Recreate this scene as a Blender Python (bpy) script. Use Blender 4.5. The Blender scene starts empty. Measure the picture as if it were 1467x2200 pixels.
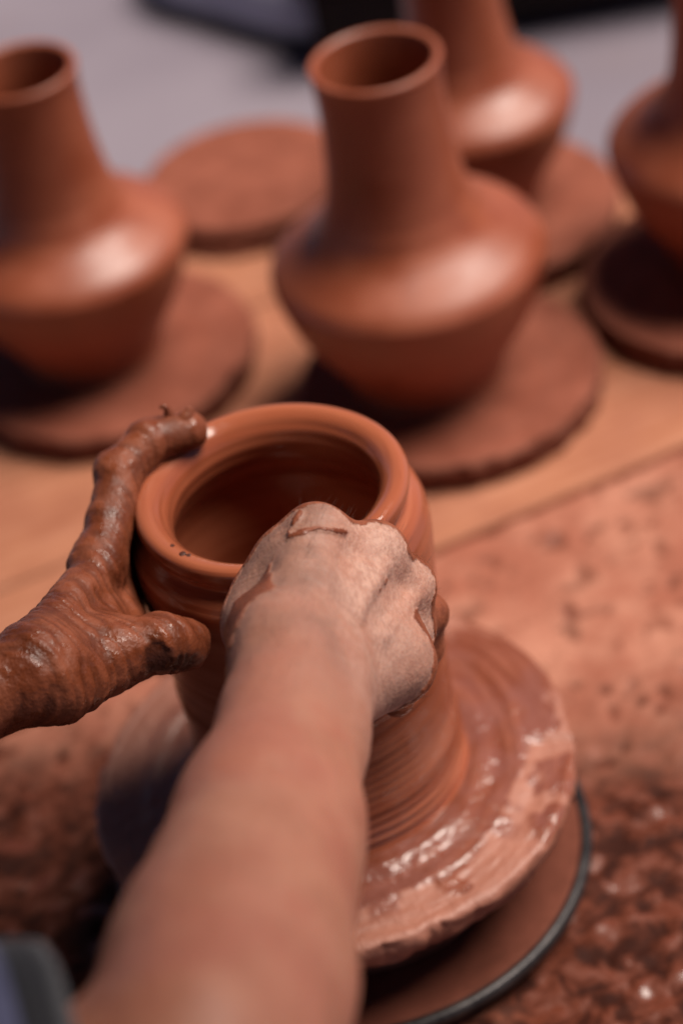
import bpy, bmesh, math, random
import numpy as np
from mathutils import Vector, Matrix

random.seed(4)
RNG = np.random.RandomState(7)
scene = bpy.context.scene
COL = scene.collection

# ------------------------------------------------------------------ camera
cam_d = bpy.data.cameras.new('camera')
cam = bpy.data.objects.new('camera', cam_d)
COL.objects.link(cam)
R_ = Vector((0.9792584, -0.12691198, -0.15794407))
U_ = Vector((0.20261535, 0.61337715, 0.76335804))
F_ = Vector((0.0, 0.77952666, -0.62636904))
m = Matrix.Identity(4)
for i in range(3):
    m[i][0], m[i][1], m[i][2] = R_[i], U_[i], -F_[i]
m.translation = Vector((0.03085418, -0.90143645, 0.88922684))
cam.matrix_world = m
cam_d.sensor_fit = 'VERTICAL'
cam_d.sensor_height = 36.0
cam_d.sensor_width = 24.0
cam_d.lens = 85.0
cam_d.clip_start = 0.02
cam_d.clip_end = 200.0
cam_d.dof.use_dof = True
cam_d.dof.focus_distance = 1.075
cam_d.dof.aperture_fstop = 3.1
cam_d.dof.aperture_blades = 0
scene.camera = cam

# ------------------------------------------------------------------ light
SUN_DIR = Vector((0.44, 0.03, 0.895)).normalized()     # towards the light
world = bpy.data.worlds.new('World')
scene.world = world
world.use_nodes = True
wn = world.node_tree
wn.nodes.clear()
sky = wn.nodes.new('ShaderNodeTexSky')
sky.sky_type = 'NISHITA'
sky.sun_disc = False
sky.sun_elevation = math.asin(SUN_DIR.z)
sky.sun_rotation = math.atan2(SUN_DIR.x, SUN_DIR.y)
sky.altitude = 2000
sky.air_density = 0.4
sky.dust_density = 1.0
sky.ozone_density = 0.2
bg = wn.nodes.new('ShaderNodeBackground')
bg.inputs['Strength'].default_value = 0.05
wo = wn.nodes.new('ShaderNodeOutputWorld')
wn.links.new(sky.outputs[0], bg.inputs['Color'])
wn.links.new(bg.outputs[0], wo.inputs['Surface'])

sun_d = bpy.data.lights.new('sun', 'SUN')
sun_d.energy = 5.0
sun_d.angle = math.radians(35)
sun_d.color = (1.0, 0.885, 0.785)
sun = bpy.data.objects.new('sun', sun_d)
COL.objects.link(sun)
sun.rotation_euler = (-SUN_DIR).to_track_quat('-Z', 'Y').to_euler()

scene.view_settings.view_transform = 'Standard'
scene.view_settings.look = 'None'
scene.view_settings.exposure = 0.46
scene.view_settings.gamma = 1.0
scene.cycles.max_bounces = 8

# ------------------------------------------------------------------ noise
def vnoise(P, seed=0):
    P = np.asarray(P, dtype=np.float64)
    i = np.floor(P).astype(np.int64)
    f = P - i
    u = f * f * f * (f * (f * 6 - 15) + 10)
    def h(a, b, c):
        n = (a * 374761393 + b * 668265263 + c * 2147483647 + seed * 144665) & 0xFFFFFFFF
        n = ((n ^ (n >> 13)) * 1274126177) & 0xFFFFFFFF
        n = n ^ (n >> 16)
        return (n & 0xFFFF) / 65535.0
    x, y, z = i[..., 0], i[..., 1], i[..., 2]
    ux, uy, uz = u[..., 0], u[..., 1], u[..., 2]
    c00 = h(x, y, z) * (1 - ux) + h(x + 1, y, z) * ux
    c10 = h(x, y + 1, z) * (1 - ux) + h(x + 1, y + 1, z) * ux
    c01 = h(x, y, z + 1) * (1 - ux) + h(x + 1, y, z + 1) * ux
    c11 = h(x, y + 1, z + 1) * (1 - ux) + h(x + 1, y + 1, z + 1) * ux
    return (c00 * (1 - uy) + c10 * uy) * (1 - uz) + (c01 * (1 - uy) + c11 * uy) * uz

def fbm(P, octs=4, seed=0):
    P = np.asarray(P, dtype=np.float64)
    s = 0; a = 1.0; t = 0
    for k in range(octs):
        s = s + a * vnoise(P * (2.03 ** k) + 17.3 * k, seed + k); t += a; a *= 0.5
    return s / t

def sstep(a, b, x):
    t = np.clip((x - a) / (b - a), 0, 1)
    return t * t * (3 - 2 * t)

# ------------------------------------------------------------------ materials
ALB = 0.60      # scales every base colour below down, cutting bounce light for deeper contrast
class NT:
    def __init__(s, name):
        s.m = bpy.data.materials.new(name); s.m.use_nodes = True
        s.t = s.m.node_tree; s.t.nodes.clear()
        s.out = s.n('ShaderNodeOutputMaterial')
        s.b = s.n('ShaderNodeBsdfPrincipled')
        s.l(s.b.outputs[0], s.out.inputs[0])
        s.tc = s.n('ShaderNodeTexCoord')
    def n(s, t, **kw):
        x = s.t.nodes.new(t)
        for k, v in kw.items(): setattr(x, k, v)
        return x
    def l(s, a, b): s.t.links.new(a, b)
    def put(s, sock, v):
        if hasattr(v, 'links') or hasattr(v, 'is_linked'): s.l(v, sock)
        elif isinstance(v, (tuple, list)) and len(v) == 3 and sock.type == 'RGBA': sock.default_value = (v[0] * ALB, v[1] * ALB, v[2] * ALB, 1)
        else: sock.default_value = v
    def scale(s, vec, sc):
        x = s.n('ShaderNodeMapping'); s.l(vec, x.inputs[0]); x.inputs['Scale'].default_value = sc; return x.outputs[0]
    def noise(s, vec, scale, detail=4, rough=0.55, dist=0.0):
        x = s.n('ShaderNodeTexNoise'); s.l(vec, x.inputs['Vector'])
        x.inputs['Scale'].default_value = scale; x.inputs['Detail'].default_value = detail
        x.inputs['Roughness'].default_value = rough; x.inputs['Distortion'].default_value = dist
        return x.outputs['Fac']
    def voro(s, vec, scale, feature='F1'):
        x = s.n('ShaderNodeTexVoronoi', feature=feature); s.l(vec, x.inputs['Vector']); x.inputs['Scale'].default_value = scale
        return x.outputs['Distance']
    def ramp(s, fac, a, b, va=0.0, vb=1.0):
        x = s.n('ShaderNodeMapRange', interpolation_type='SMOOTHSTEP'); s.l(fac, x.inputs[0])
        x.inputs[1].default_value = a; x.inputs[2].default_value = b; x.inputs[3].default_value = va; x.inputs[4].default_value = vb
        return x.outputs[0]
    def mix(s, fac, a, b):
        x = s.n('ShaderNodeMix', data_type='RGBA'); s.put(x.inputs[0], fac); s.put(x.inputs[6], a); s.put(x.inputs[7], b)
        return x.outputs[2]
    def fmix(s, fac, a, b):
        x = s.n('ShaderNodeMix', data_type='FLOAT'); s.put(x.inputs[0], fac); s.put(x.inputs[2], a); s.put(x.inputs[3], b)
        return x.outputs[0]
    def math(s, op, a, b=0.0, c=None):
        x = s.n('ShaderNodeMath', operation=op); s.put(x.inputs[0], a); s.put(x.inputs[1], b)
        if c is not None: s.put(x.inputs[2], c)
        return x.outputs[0]
    def attr(s, name):
        x = s.n('ShaderNodeAttribute'); x.attribute_name = name; return x.outputs['Fac']
    def bump(s, h, strength, dist=0.001, nrm=None):
        x = s.n('ShaderNodeBump'); s.l(h, x.inputs['Height']); x.inputs['Strength'].default_value = strength
        x.inputs['Distance'].default_value = dist
        if nrm is not None: s.l(nrm, x.inputs['Normal'])
        return x.outputs[0]
    def spin(s, kr=1.0, ka=0.02):
        """coordinates that run round the wheel axis: (radius, angle, height)"""
        sp = s.n('ShaderNodeSeparateXYZ'); s.l(s.tc.outputs['Object'], sp.inputs[0])
        x2 = s.math('MULTIPLY', sp.outputs[0], sp.outputs[0])
        r = s.math('SQRT', s.math('MULTIPLY_ADD', sp.outputs[1], sp.outputs[1], x2))
        # angle without a seam: direction vector, small weight
        dx = s.math('DIVIDE', sp.outputs[0], s.math('ADD', r, 1e-4))
        dy = s.math('DIVIDE', sp.outputs[1], s.math('ADD', r, 1e-4))
        cb = s.n('ShaderNodeCombineXYZ')
        s.l(s.math('MULTIPLY_ADD', dx, ka, s.math('MULTIPLY', r, kr)), cb.inputs[0])
        s.l(s.math('MULTIPLY', dy, ka), cb.inputs[1]); s.l(sp.outputs[2], cb.inputs[2])
        return cb.outputs[0], r
    def set(s, **kw):
        for k, v in kw.items(): s.put(s.b.inputs[k.replace('_', ' ')], v)
        return s.m

def mat_vase(seed):
    t = NT('leather_hard_clay'); o = t.tc.outputs['Object']
    v, r = t.spin(1.0, 0.004)
    n1 = t.noise(o, 22 + seed, 5); n2 = t.noise(v, 260, 3); n3 = t.noise(o, 900, 2)
    c = t.mix(t.ramp(n1, .3, .7), (.35, .084, .038), (.46, .124, .058))
    c = t.mix(t.math('MULTIPLY', t.ramp(n2, .45, .75), .25), c, (.33, .066, .026))
    bp = t.bump(t.math('ADD', n2, t.math('MULTIPLY', n3, .35)), .34, .0008)
    return t.set(Base_Color=c, Roughness=t.ramp(n1, .35, .65, .36, .54), Normal=bp, Specular_IOR_Level=.5)

def mat_wet_pot():
    t = NT('wet_thrown_clay'); o = t.tc.outputs['Object']
    v, r = t.spin(1.0, 0.0035)
    n2 = t.noise(v, 330, 4, .6); n1 = t.noise(v, 90, 3); n3 = t.noise(o, 60, 4)
    c = t.mix(t.ramp(n1, .35, .65), (.46, .116, .052), (.62, .185, .090))
    c = t.mix(t.math('MULTIPLY', t.ramp(n2, .55, .72), .45), c, (.22, .050, .022))
    bp = t.bump(t.math('ADD', n2, t.math('MULTIPLY', n1, .8)), .35, .0009)
    return t.set(Base_Color=c, Roughness=t.ramp(n3, .35, .65, .07, .22), Normal=bp, Specular_IOR_Level=.55)

def mat_bat(seed, wet=False):
    t = NT('clay_coated_bat'); o = t.tc.outputs['Object']
    v, r = t.spin(1.0, 0.012)
    n1 = t.noise(o, 17 + seed * 3, 5, .6); n2 = t.noise(v, 120, 4); n3 = t.noise(o, 240, 4, .65)
    c = t.mix(t.ramp(n1, .35, .65), (.27, .068, .034), (.39, .115, .066))
    c = t.mix(t.math('MULTIPLY', t.ramp(n2, .5, .72), .45), c, (.22, .070, .045))
    c = t.mix(t.math('MULTIPLY', t.ramp(n3, .58, .72), .4), c, (.16, .045, .028))
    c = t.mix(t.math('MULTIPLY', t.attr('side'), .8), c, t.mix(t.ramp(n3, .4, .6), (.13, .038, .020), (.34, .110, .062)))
    bp = t.bump(t.math('ADD', n3, n2), .5, .0012)
    return t.set(Base_Color=c, Roughness=.78, Normal=bp, Specular_IOR_Level=.3)

def mat_wet_bat():
    t = NT('slip_covered_bat'); o = t.tc.outputs['Object']
    v, r = t.spin(1.0, 0.012)
    wet = t.attr('wet')
    n1 = t.noise(o, 30, 5, .6); n2 = t.noise(v, 150, 4); n3 = t.noise(o, 210, 4, .6); n4 = t.noise(o, 75, 3, .5, .6)
    dry = t.mix(t.ramp(n1, .35, .65), (.43, .155, .095), (.54, .215, .140))
    dry = t.mix(t.math('MULTIPLY', t.ramp(n3, .6, .75), .3), dry, (.30, .095, .06))
    wc = t.mix(t.ramp(n2, .4, .65), (.27, .075, .040), (.38, .125, .075))
    wc = t.mix(t.math('MULTIPLY', t.ramp(n1, .45, .6), .5), wc, (.34, .135, .11))
    c = t.mix(wet, dry, wc)
    h = t.math('ADD', t.math('MULTIPLY', n3, .5), t.math('ADD', n2, t.math('MULTIPLY', n4, 1.2)))
    bp = t.bump(h, .55, .0022)
    return t.set(Base_Color=c, Roughness=t.fmix(wet, .55, t.ramp(n1, .3, .7, .06, .20)), Normal=bp, Specular_IOR_Level=.6)

def mat_plank(seed):
    t = NT('clay_stained_wood'); o = t.tc.outputs['Object']
    g = t.scale(o, (2.2, 26, 26))
    n1 = t.noise(g, 6 + seed, 5, .6, .3); n2 = t.noise(o, 13, 4); n3 = t.noise(o, 160, 3)
    c = t.mix(t.ramp(n1, .3, .7), (.50, .182, .090), (.64, .275, .160))
    c = t.mix(t.math('MULTIPLY', t.ramp(n2, .42, .68), .6), c, (.41, .140, .078))
    c = t.mix(t.math('MULTIPLY', t.ramp(n3, .62, .75), .3), c, (.22, .075, .040))
    return t.set(Base_Color=c, Roughness=.70, Normal=t.bump(n1, .3, .001), Specular_IOR_Level=.3)

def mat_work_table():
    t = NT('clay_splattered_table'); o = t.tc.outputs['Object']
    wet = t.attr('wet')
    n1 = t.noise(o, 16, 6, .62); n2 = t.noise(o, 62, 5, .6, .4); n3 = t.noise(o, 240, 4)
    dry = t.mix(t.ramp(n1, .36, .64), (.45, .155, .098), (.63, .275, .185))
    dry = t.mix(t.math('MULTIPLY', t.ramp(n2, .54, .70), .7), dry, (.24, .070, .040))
    wc = t.mix(t.ramp(n2, .38, .62), (.045, .010, .005), (.19, .048, .024))  # wet clay colour, kept dark to stand in for corner shade too
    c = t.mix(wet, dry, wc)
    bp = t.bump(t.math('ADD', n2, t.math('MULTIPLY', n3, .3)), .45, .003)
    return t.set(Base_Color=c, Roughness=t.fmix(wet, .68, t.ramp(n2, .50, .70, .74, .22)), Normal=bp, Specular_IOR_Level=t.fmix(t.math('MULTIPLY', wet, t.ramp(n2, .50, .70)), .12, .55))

def mat_simple(name, a, b, scale, rough, bump=.3, bd=.001, metallic=0.0, spec=.3):
    t = NT(name); o = t.tc.outputs['Object']
    n1 = t.noise(o, scale, 5, .6); n2 = t.noise(o, scale * 7, 3)
    c = t.mix(t.ramp(n1, .3, .7), a, b)
    return t.set(Base_Color=c, Roughness=rough, Normal=t.bump(n2, bump, bd), Metallic=metallic, Specular_IOR_Level=spec)

def mat_floor():
    t = NT('pale_concrete'); o = t.tc.outputs['Object']
    n1 = t.noise(o, 2.2, 5, .55); n2 = t.noise(o, 60, 4); n3 = t.noise(o, 5.0, 3)
    c = t.mix(t.ramp(n1, .35, .68), (.25, .210, .260), (.33, .282, .335))
    c = t.mix(t.math('MULTIPLY', t.ramp(n3, .5, .7), .35), c, (.26, .20, .22))
    return t.set(Base_Color=c, Roughness=.8, Normal=t.bump(n2, .3, .002))

def mat_fabric(name, a, b):
    t = NT(name); o = t.tc.outputs['Object']
    n1 = t.noise(o, 30, 4); w = t.noise(t.scale(o, (1, 1, 3)), 900, 2)
    c = t.mix(t.ramp(n1, .3, .7), a, b)
    return t.set(Base_Color=c, Roughness=.85, Normal=t.bump(w, .4, .0006), Sheen_Weight=.2)

def mat_skin():
    t = NT('potter_skin'); o = t.tc.outputs['Object']
    ga = t.n('ShaderNodeCombineXYZ'); t.l(t.attr('ha'), ga.inputs[0]); t.l(t.attr('hb'), ga.inputs[1])
    st = t.noise(t.scale(ga.outputs[0], (300, 520, 1)), 1.0, 5, .65, .4); st2 = t.noise(t.scale(ga.outputs[0], (420, 120, 1)), 1.0, 4, .6, .3)
    clay = t.attr('clay'); dust = t.attr('dust'); tint = t.attr('streak')
    n1 = t.noise(o, 45, 5, .6); n2 = t.noise(o, 190, 5, .65); n3 = t.noise(o, 850, 3); n4 = t.noise(o, 16, 3)
    cr = t.voro(o, 620)
    skin = t.mix(t.ramp(n1, .33, .67), (.62, .250, .155), (.74, .320, .205))
    skin = t.mix(t.math('MULTIPLY', t.ramp(n4, .42, .62), .55), skin, (.64, .205, .135))
    film = t.mix(t.ramp(t.math('MULTIPLY_ADD', st, .6, t.math('MULTIPLY', n2, .4)), .40, .60), (.62, .325, .240), (.82, .480, .370))
    film = t.mix(t.math('MULTIPLY', t.ramp(n3, .56, .70), .30), film, (.36, .150, .100))
    film = t.mix(t.math('MULTIPLY', t.attr('dark_film'), t.ramp(n1, .30, .62, .35, 1.0)), film, (.40, .195, .140))  # film turns darker along both sides of the hand
    c = t.mix(t.math('MULTIPLY', dust, t.ramp(n1, .25, .62, .45, 1.0)), skin, film)
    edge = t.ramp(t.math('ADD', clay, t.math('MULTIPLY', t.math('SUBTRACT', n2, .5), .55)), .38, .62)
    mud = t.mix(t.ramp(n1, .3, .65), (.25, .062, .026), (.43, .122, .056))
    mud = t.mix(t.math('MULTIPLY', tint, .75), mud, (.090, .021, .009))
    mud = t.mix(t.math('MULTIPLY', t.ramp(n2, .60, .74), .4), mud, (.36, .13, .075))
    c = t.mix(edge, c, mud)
    ro = t.fmix(edge, t.fmix(dust, .46, .56), t.math('MULTIPLY', t.ramp(n1, .35, .65, .36, .66), t.ramp(n2, .48, .62, 1.0, .34)))
    h = t.math('ADD', t.math('MULTIPLY', n2, .7), t.math('ADD', t.math('MULTIPLY_ADD', st, .45, t.math('MULTIPLY', st2, .6)), t.math('MULTIPLY', cr, .4)))
    bp = t.bump(h, .42, .0011)
    bp = t.bump(edge, .55, .0009, bp)
    return t.set(Base_Color=c, Roughness=ro, Normal=bp, Subsurface_Weight=t.fmix(edge, .16, 0.0),
                 Subsurface_Radius=(.008, .003, .0015), Subsurface_Scale=.6, Specular_IOR_Level=t.fmix(edge, .38, .30))

# ------------------------------------------------------------------ object helpers
def tag(o, label=None, cat=None, group=None, kind=None):
    if label: o['label'] = label
    if cat: o['category'] = cat
    if group: o['group'] = group
    if kind: o['kind'] = kind
    return o

def empty(name, loc, rz=0.0):
    o = bpy.data.objects.new(name, None); COL.objects.link(o)
    o.location = loc; o.rotation_euler = (0, 0, rz); o.empty_display_size = .02
    return o

def mesh_obj(name, V, Fq, mat, parent=None, smooth=True, attrs=None):
    me = bpy.data.meshes.new(name)
    me.from_pydata([tuple(v) for v in V], [], [tuple(int(i) for i in f) for f in Fq])
    if mat: me.materials.append(mat)
    me.update()
    if smooth: me.polygons.foreach_set('use_smooth', np.ones(len(me.polygons), dtype=bool))
    for k, a in (attrs or {}).items():
        at = me.attributes.new(k, 'FLOAT', 'POINT'); at.data.foreach_set('value', np.asarray(a, dtype=np.float32))
    o = bpy.data.objects.new(name, me); COL.objects.link(o)
    if parent: o.parent = parent
    return o

def spline(pts, n):
    """Catmull-Rom through 2-D/3-D points, n samples per span"""
    P = np.array(pts, float); out = []
    Q = np.vstack([2 * P[0] - P[1], P, 2 * P[-1] - P[-2]])
    for i in range(1, len(Q) - 2):
        a, b, c, d = Q[i - 1], Q[i], Q[i + 1], Q[i + 2]
        for t in np.arange(n) / n:
            out.append(.5 * (2 * b + (c - a) * t + (2 * a - 5 * b + 4 * c - d) * t * t + (3 * b - a - 3 * c + d) * t ** 3))
    out.append(P[-1]); return np.array(out)

def lathe_grid(prof, nseg, close=False):
    n = len(prof); a = np.linspace(0, 2 * np.pi, nseg, endpoint=False)
    V = np.stack([prof[:, None, 0] * np.cos(a), prof[:, None, 0] * np.sin(a), np.repeat(prof[:, None, 1], nseg, 1)], -1)
    i = np.arange(n - 1)[:, None] * nseg; j = np.arange(nseg)[None, :]; j2 = (j + 1) % nseg
    Fq = np.stack([i + j, i + j2, i + nseg + j2, i + nseg + j], -1).reshape(-1, 4)
    return V, Fq, a

def tube(path, rad, n=10, cap=True):
    P = np.array(path, float); k = len(P)
    T = np.gradient(P, axis=0); T /= np.linalg.norm(T, axis=1)[:, None] + 1e-12
    up = np.array([0, 0, 1.]) if abs(T[0][2]) < .9 else np.array([1., 0, 0])
    V = []; a = np.linspace(0, 2 * np.pi, n, endpoint=False)
    for i in range(k):
        x = np.cross(T[i], up); x /= np.linalg.norm(x) + 1e-12; y = np.cross(x, T[i]); up = y
        r = rad[i] if hasattr(rad, '__len__') else rad
        V += [P[i] + r * (math.cos(q) * x + math.sin(q) * y) for q in a]
    Fq = [(i * n + j, i * n + (j + 1) % n, (i + 1) * n + (j + 1) % n, (i + 1) * n + j) for i in range(k - 1) for j in range(n)]
    if cap: Fq += [tuple(range(n))[::-1], tuple((k - 1) * n + j for j in range(n))]
    return V, Fq

# ------------------------------------------------------------------ the setting
def grid_sheet(name, x0, x1, y0, y1, z, res, mat, hfun=None, attrs=None, kind='structure', parent=None):
    nx = max(2, int((x1 - x0) / res) + 1); ny = max(2, int((y1 - y0) / res) + 1)
    X, Y = np.meshgrid(np.linspace(x0, x1, nx), np.linspace(y0, y1, ny), indexing='ij')
    Z = np.full_like(X, z); at = {}
    if hfun is not None:
        Z, at = hfun(X, Y, z)
    V = np.stack([X, Y, Z], -1).reshape(-1, 3)
    i = np.arange(nx - 1)[:, None] * ny; j = np.arange(ny - 1)[None, :]
    Fq = np.stack([i + j, i + ny + j, i + ny + j + 1, i + j + 1], -1).reshape(-1, 4)
    o = mesh_obj(name, V, Fq, mat, parent, True, {k: v.reshape(-1) for k, v in at.items()})
    if kind: o['kind'] = kind
    return o

grid_sheet('floor', -40, 40, -40, 40, -0.095, 20.0, mat_floor())

# clay-splattered table of the wheel, dense only where the photograph looks
TZ = -0.082
def table_h(X, Y, z):
    P = np.stack([X, Y, 0 * X], -1)
    n1 = fbm(P * 28, 4, 3); n2 = fbm(P * 95, 3, 9); pits = vnoise(P * 120, 21)
    # wet clay at lower right; its dark tone also paints in corner shade
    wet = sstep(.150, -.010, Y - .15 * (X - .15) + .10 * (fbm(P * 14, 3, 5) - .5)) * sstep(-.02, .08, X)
    wet = np.maximum(wet, .98 * sstep(.230, .10, Y + .09 * (fbm(P * 17, 3, 8) - .5)) * sstep(.02, -.04, X))  # left part: shade falloff painted through the wet tone
    lump = sstep(.46, .72, .2 * n2 + .8 * fbm(P * 36, 4, 91)) * wet
    pit = sstep(.70, .86, pits) * (1 - .4 * wet)
    Z = z + .0035 * (n1 - .5) + .0042 * lump * (.3 + n1) - .0022 * pit + .0016 * (n2 - .5)
    L1 = .245 + .301 * (X - .079)
    Z = np.where(Y > L1 - .012, np.minimum(Z, z + .0005), Z)
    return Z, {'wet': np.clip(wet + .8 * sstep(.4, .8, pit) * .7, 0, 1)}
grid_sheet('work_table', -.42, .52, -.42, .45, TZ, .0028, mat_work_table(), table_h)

# unseen canvas sheet, added to shade the left side and cut sky light
def added_shade_roof():
    h = 1.32; e = unit_((1.0, .45, 0)); t = unit_((-.45, 1.0, 0))
    c = np.array((SUN_DIR.x, SUN_DIR.y, 0)) / SUN_DIR.z * (h - .1) + e * -.25
    nx, ny = 14, 26; V = []; Fq = []
    for lay in (0, 1):
        for i in range(nx + 1):
            for j in range(ny + 1):
                p_ = c - e * (3.0 * i / nx) + t * (-2.6 + 4.4 * j / ny)
                V.append((p_[0], p_[1], h + .10 * i / nx + .035 * math.sin(j * 1.2) * math.sin(i * .9) + (.006 if lay else 0)))
    n = (nx + 1) * (ny + 1)
    for i in range(nx):
        for j in range(ny):
            a_ = i * (ny + 1) + j; q = (a_, a_ + ny + 1, a_ + ny + 2, a_ + 1)
            Fq.append(q); Fq.append(tuple(n + k for k in q[::-1]))
    o = mesh_obj('added_shade_roof', V, Fq, mat_fabric('added_shade_cloth', (.06, .05, .05), (.09, .075, .07)))
    o['kind'] = 'structure'
def unit_(v):
    v = np.array(v, float); return v / np.linalg.norm(v)
added_shade_roof()

# ware planks: two boards side by side, running off to the right and a little away
ANG = math.atan(.301)
def plank(label, w0, w1, seed, length=1.9):
    """w0..w1: distance across from the front edge line"""
    nx, ny = 60, 8
    x = np.linspace(-.75, -.75 + length, nx)
    y = np.linspace(w0, w1, ny)
    V = []; Fq = []
    zt, zb = -.0755, -.0945
    ring = []
    prof = [(w0, zb), (w0, zt - .002), (w0 + .002, zt)] + [(yy, zt) for yy in np.linspace(w0 + .01, w1 - .01, 6)] + [(w1 - .002, zt), (w1, zt - .002), (w1, zb)]
    n = len(prof)
    for xi in x:
        for (yy, zz) in prof:
            dz = .0005 * (vnoise(np.array([xi * 9, yy * 30, seed]), 2) - .5) if zz > -.08 else 0
            V.append((xi, yy + .0012 * (vnoise(np.array([xi * 14, seed * 3.1 + (0 if yy < (w0 + w1) / 2 else 9), 0.]), 4) - .5), zz + dz))
    for i in range(nx - 1):
        for j in range(n):
            Fq.append((i * n + j, i * n + (j + 1) % n, (i + 1) * n + (j + 1) % n, (i + 1) * n + j))
    Fq += [tuple(range(n)), tuple((nx - 1) * n + j for j in range(n))[::-1]]
    o = mesh_obj('plank', V, Fq, mat_plank(seed), None, False)
    me = o.data; bm = bmesh.new(); bm.from_mesh(me); bmesh.ops.recalc_face_normals(bm, faces=bm.faces); bm.to_mesh(me); bm.free()
    o.location = (.079, .245, 0); o.rotation_euler = (0, 0, ANG)
    return tag(o, label, 'plank', 'wooden planks that carry the bats')
plank('narrow orange wooden plank in front, its clay smeared front edge along the wheel table', .000, .1235, 1)
plank('wide orange wooden plank in the middle, between the front plank and pale floor', .1262, .315, 2)
plank('rear wooden plank running under the empty round bats, its end behind the middle vase', .3180, .440, 3, .80)

# ------------------------------------------------------------------ bats and vases
def bat_mesh(name, R, th, mat, seed, parent=None, chips=1.0, ztop=0.0, wet=False, nseg=180):
    rings = np.concatenate([np.linspace(0.0, R * .90, 12), [R * .95, R * .975, R * .99, R, R * 1.0, R * .995, R * .985, R * .96, 0.0]])
    zz = np.concatenate([np.zeros(12), [0, -.0002, -.0008, -.0022, -th * .4, -th * .7, -th * .92, -th, -th]]) + ztop
    V, Fq, a = lathe_grid(np.stack([rings, zz], -1), nseg)
    ca = np.stack([np.cos(a) * 3, np.sin(a) * 3, np.full_like(a, seed * 1.7)], -1)
    n1 = fbm(ca * .8, 3, seed); n2 = fbm(ca * 5.0, 3, seed + 5)
    edge = R * (.018 * (n1 - .5)) - chips * R * .016 * sstep(.60, .74, n2)
    k = V.shape[0]
    w = np.zeros(k); w[12:-1] = [.45, .7, .9, 1, .8, .7, .6, .5][:k - 13]
    dirs = np.stack([np.cos(a), np.sin(a), 0 * a], -1)
    V = V + (w[:, None, None] * edge[None, :, None]) * dirs[None]
    # uneven side
    for r in range(15, k - 1):
        nn = fbm(np.stack([np.cos(a) * 11, np.sin(a) * 11, np.full_like(a, r * .8 + seed)], -1), 3, seed + 11)
        V[r] += ((nn - .5) * .0075 * chips)[:, None] * dirs
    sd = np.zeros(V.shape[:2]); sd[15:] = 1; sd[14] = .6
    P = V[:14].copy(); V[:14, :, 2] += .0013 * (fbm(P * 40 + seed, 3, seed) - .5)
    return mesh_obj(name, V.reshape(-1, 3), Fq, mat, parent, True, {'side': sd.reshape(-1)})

VPROF = spline([(.0, .0), (.030, .0), (.0500, .0005), (.0512, .003), (.0545, .014), (.0645, .033), (.0768, .054), (.0846, .074), (.0882, .0880), (.0892, .0935),
                (.0885, .0985), (.0830, .1060), (.073, .1125), (.0610, .1195), (.0520, .1290), (.0462, .143), (.0422, .166), (.0398, .193), (.0393, .220), (.0402, .236),
                (.0412, .2415), (.0408, .2436), (.0392, .2446), (.0372, .2438), (.0358, .241), (.0338, .222), (.0335, .200), (.0352, .180), (.0392, .160), (.0455, .145), (.055, .123), (.072, .108), (.083, .096),
                (.084, .091), (.077, .074), (.065, .050), (.052, .028), (.030, .010), (.0, .008)], 5)
def vase(label, x, y, s, seed, z=-.0548, tilt=(0, 0)):
    V, Fq, a = lathe_grid(VPROF * s, 128)
    V = V * np.array([1, 1, .962 + .012 * math.sin(seed * 2.6 - 2.6)])
    wob = 1 + .004 * np.cos(2 * a + seed) + .003 * np.cos(3 * a + 2 * seed)
    V[..., 0] *= wob; V[..., 1] *= wob
    V[..., 0] += .0010 * np.sin(V[..., 2] * 900) * 0.06 * np.cos(a)
    o = mesh_obj('vase', V.reshape(-1, 3), Fq, mat_vase(seed))
    o.location = (x, y, z + .0004); o.rotation_euler = (tilt[0], tilt[1], seed * 1.3)
    return tag(o, label, 'vase', 'freshly thrown long necked clay vases')

def bat(label, x, y, R, th, seed, z=-.0548, chips=1.0):
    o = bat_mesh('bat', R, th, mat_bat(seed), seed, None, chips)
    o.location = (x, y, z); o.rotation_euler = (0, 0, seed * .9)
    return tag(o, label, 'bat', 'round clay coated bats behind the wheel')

BTH = .0205
bat('reddish clay coated round bat under the sharp middle vase, chipped rim', .119, .396, .1014, BTH, 1)
bat('round clay bat under the dark vase at the left edge of the photo', -.1032, .5022, .1014, BTH, 2)
bat('dusty brown bat under the farthest vase, half hidden behind the middle vase', .1738, .590, .1012, BTH, 3)
bat('brown clay bat under the vase cut off by the right edge of the photo', .3233, .4497, .1014, BTH, 4, chips=1.4)
vase('middle long necked terracotta vase with open rim, right behind the pot being thrown', .1056, .4018, 1.0, 1)
vase('dark shadowed long necked vase at the left edge, its rim cut by the frame', -.1150, .5085, .935, 2)
vase('farthest long necked vase with its rim out of frame, behind the middle vase', .1764, .6045, .86, 3)
vase('vase at the right edge of the photo showing only its left shoulder', .3400, .4600, 1.0, 4)

# empty bat stack on the pale floor
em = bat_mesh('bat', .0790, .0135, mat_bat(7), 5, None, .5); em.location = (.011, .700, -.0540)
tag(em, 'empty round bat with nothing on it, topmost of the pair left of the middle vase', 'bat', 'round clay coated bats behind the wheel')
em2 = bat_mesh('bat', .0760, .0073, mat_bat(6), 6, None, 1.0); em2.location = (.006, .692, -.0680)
tag(em2, 'lower bat in shade beneath the empty round bat on the pale floor', 'bat', 'round clay coated bats behind the wheel')

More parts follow.
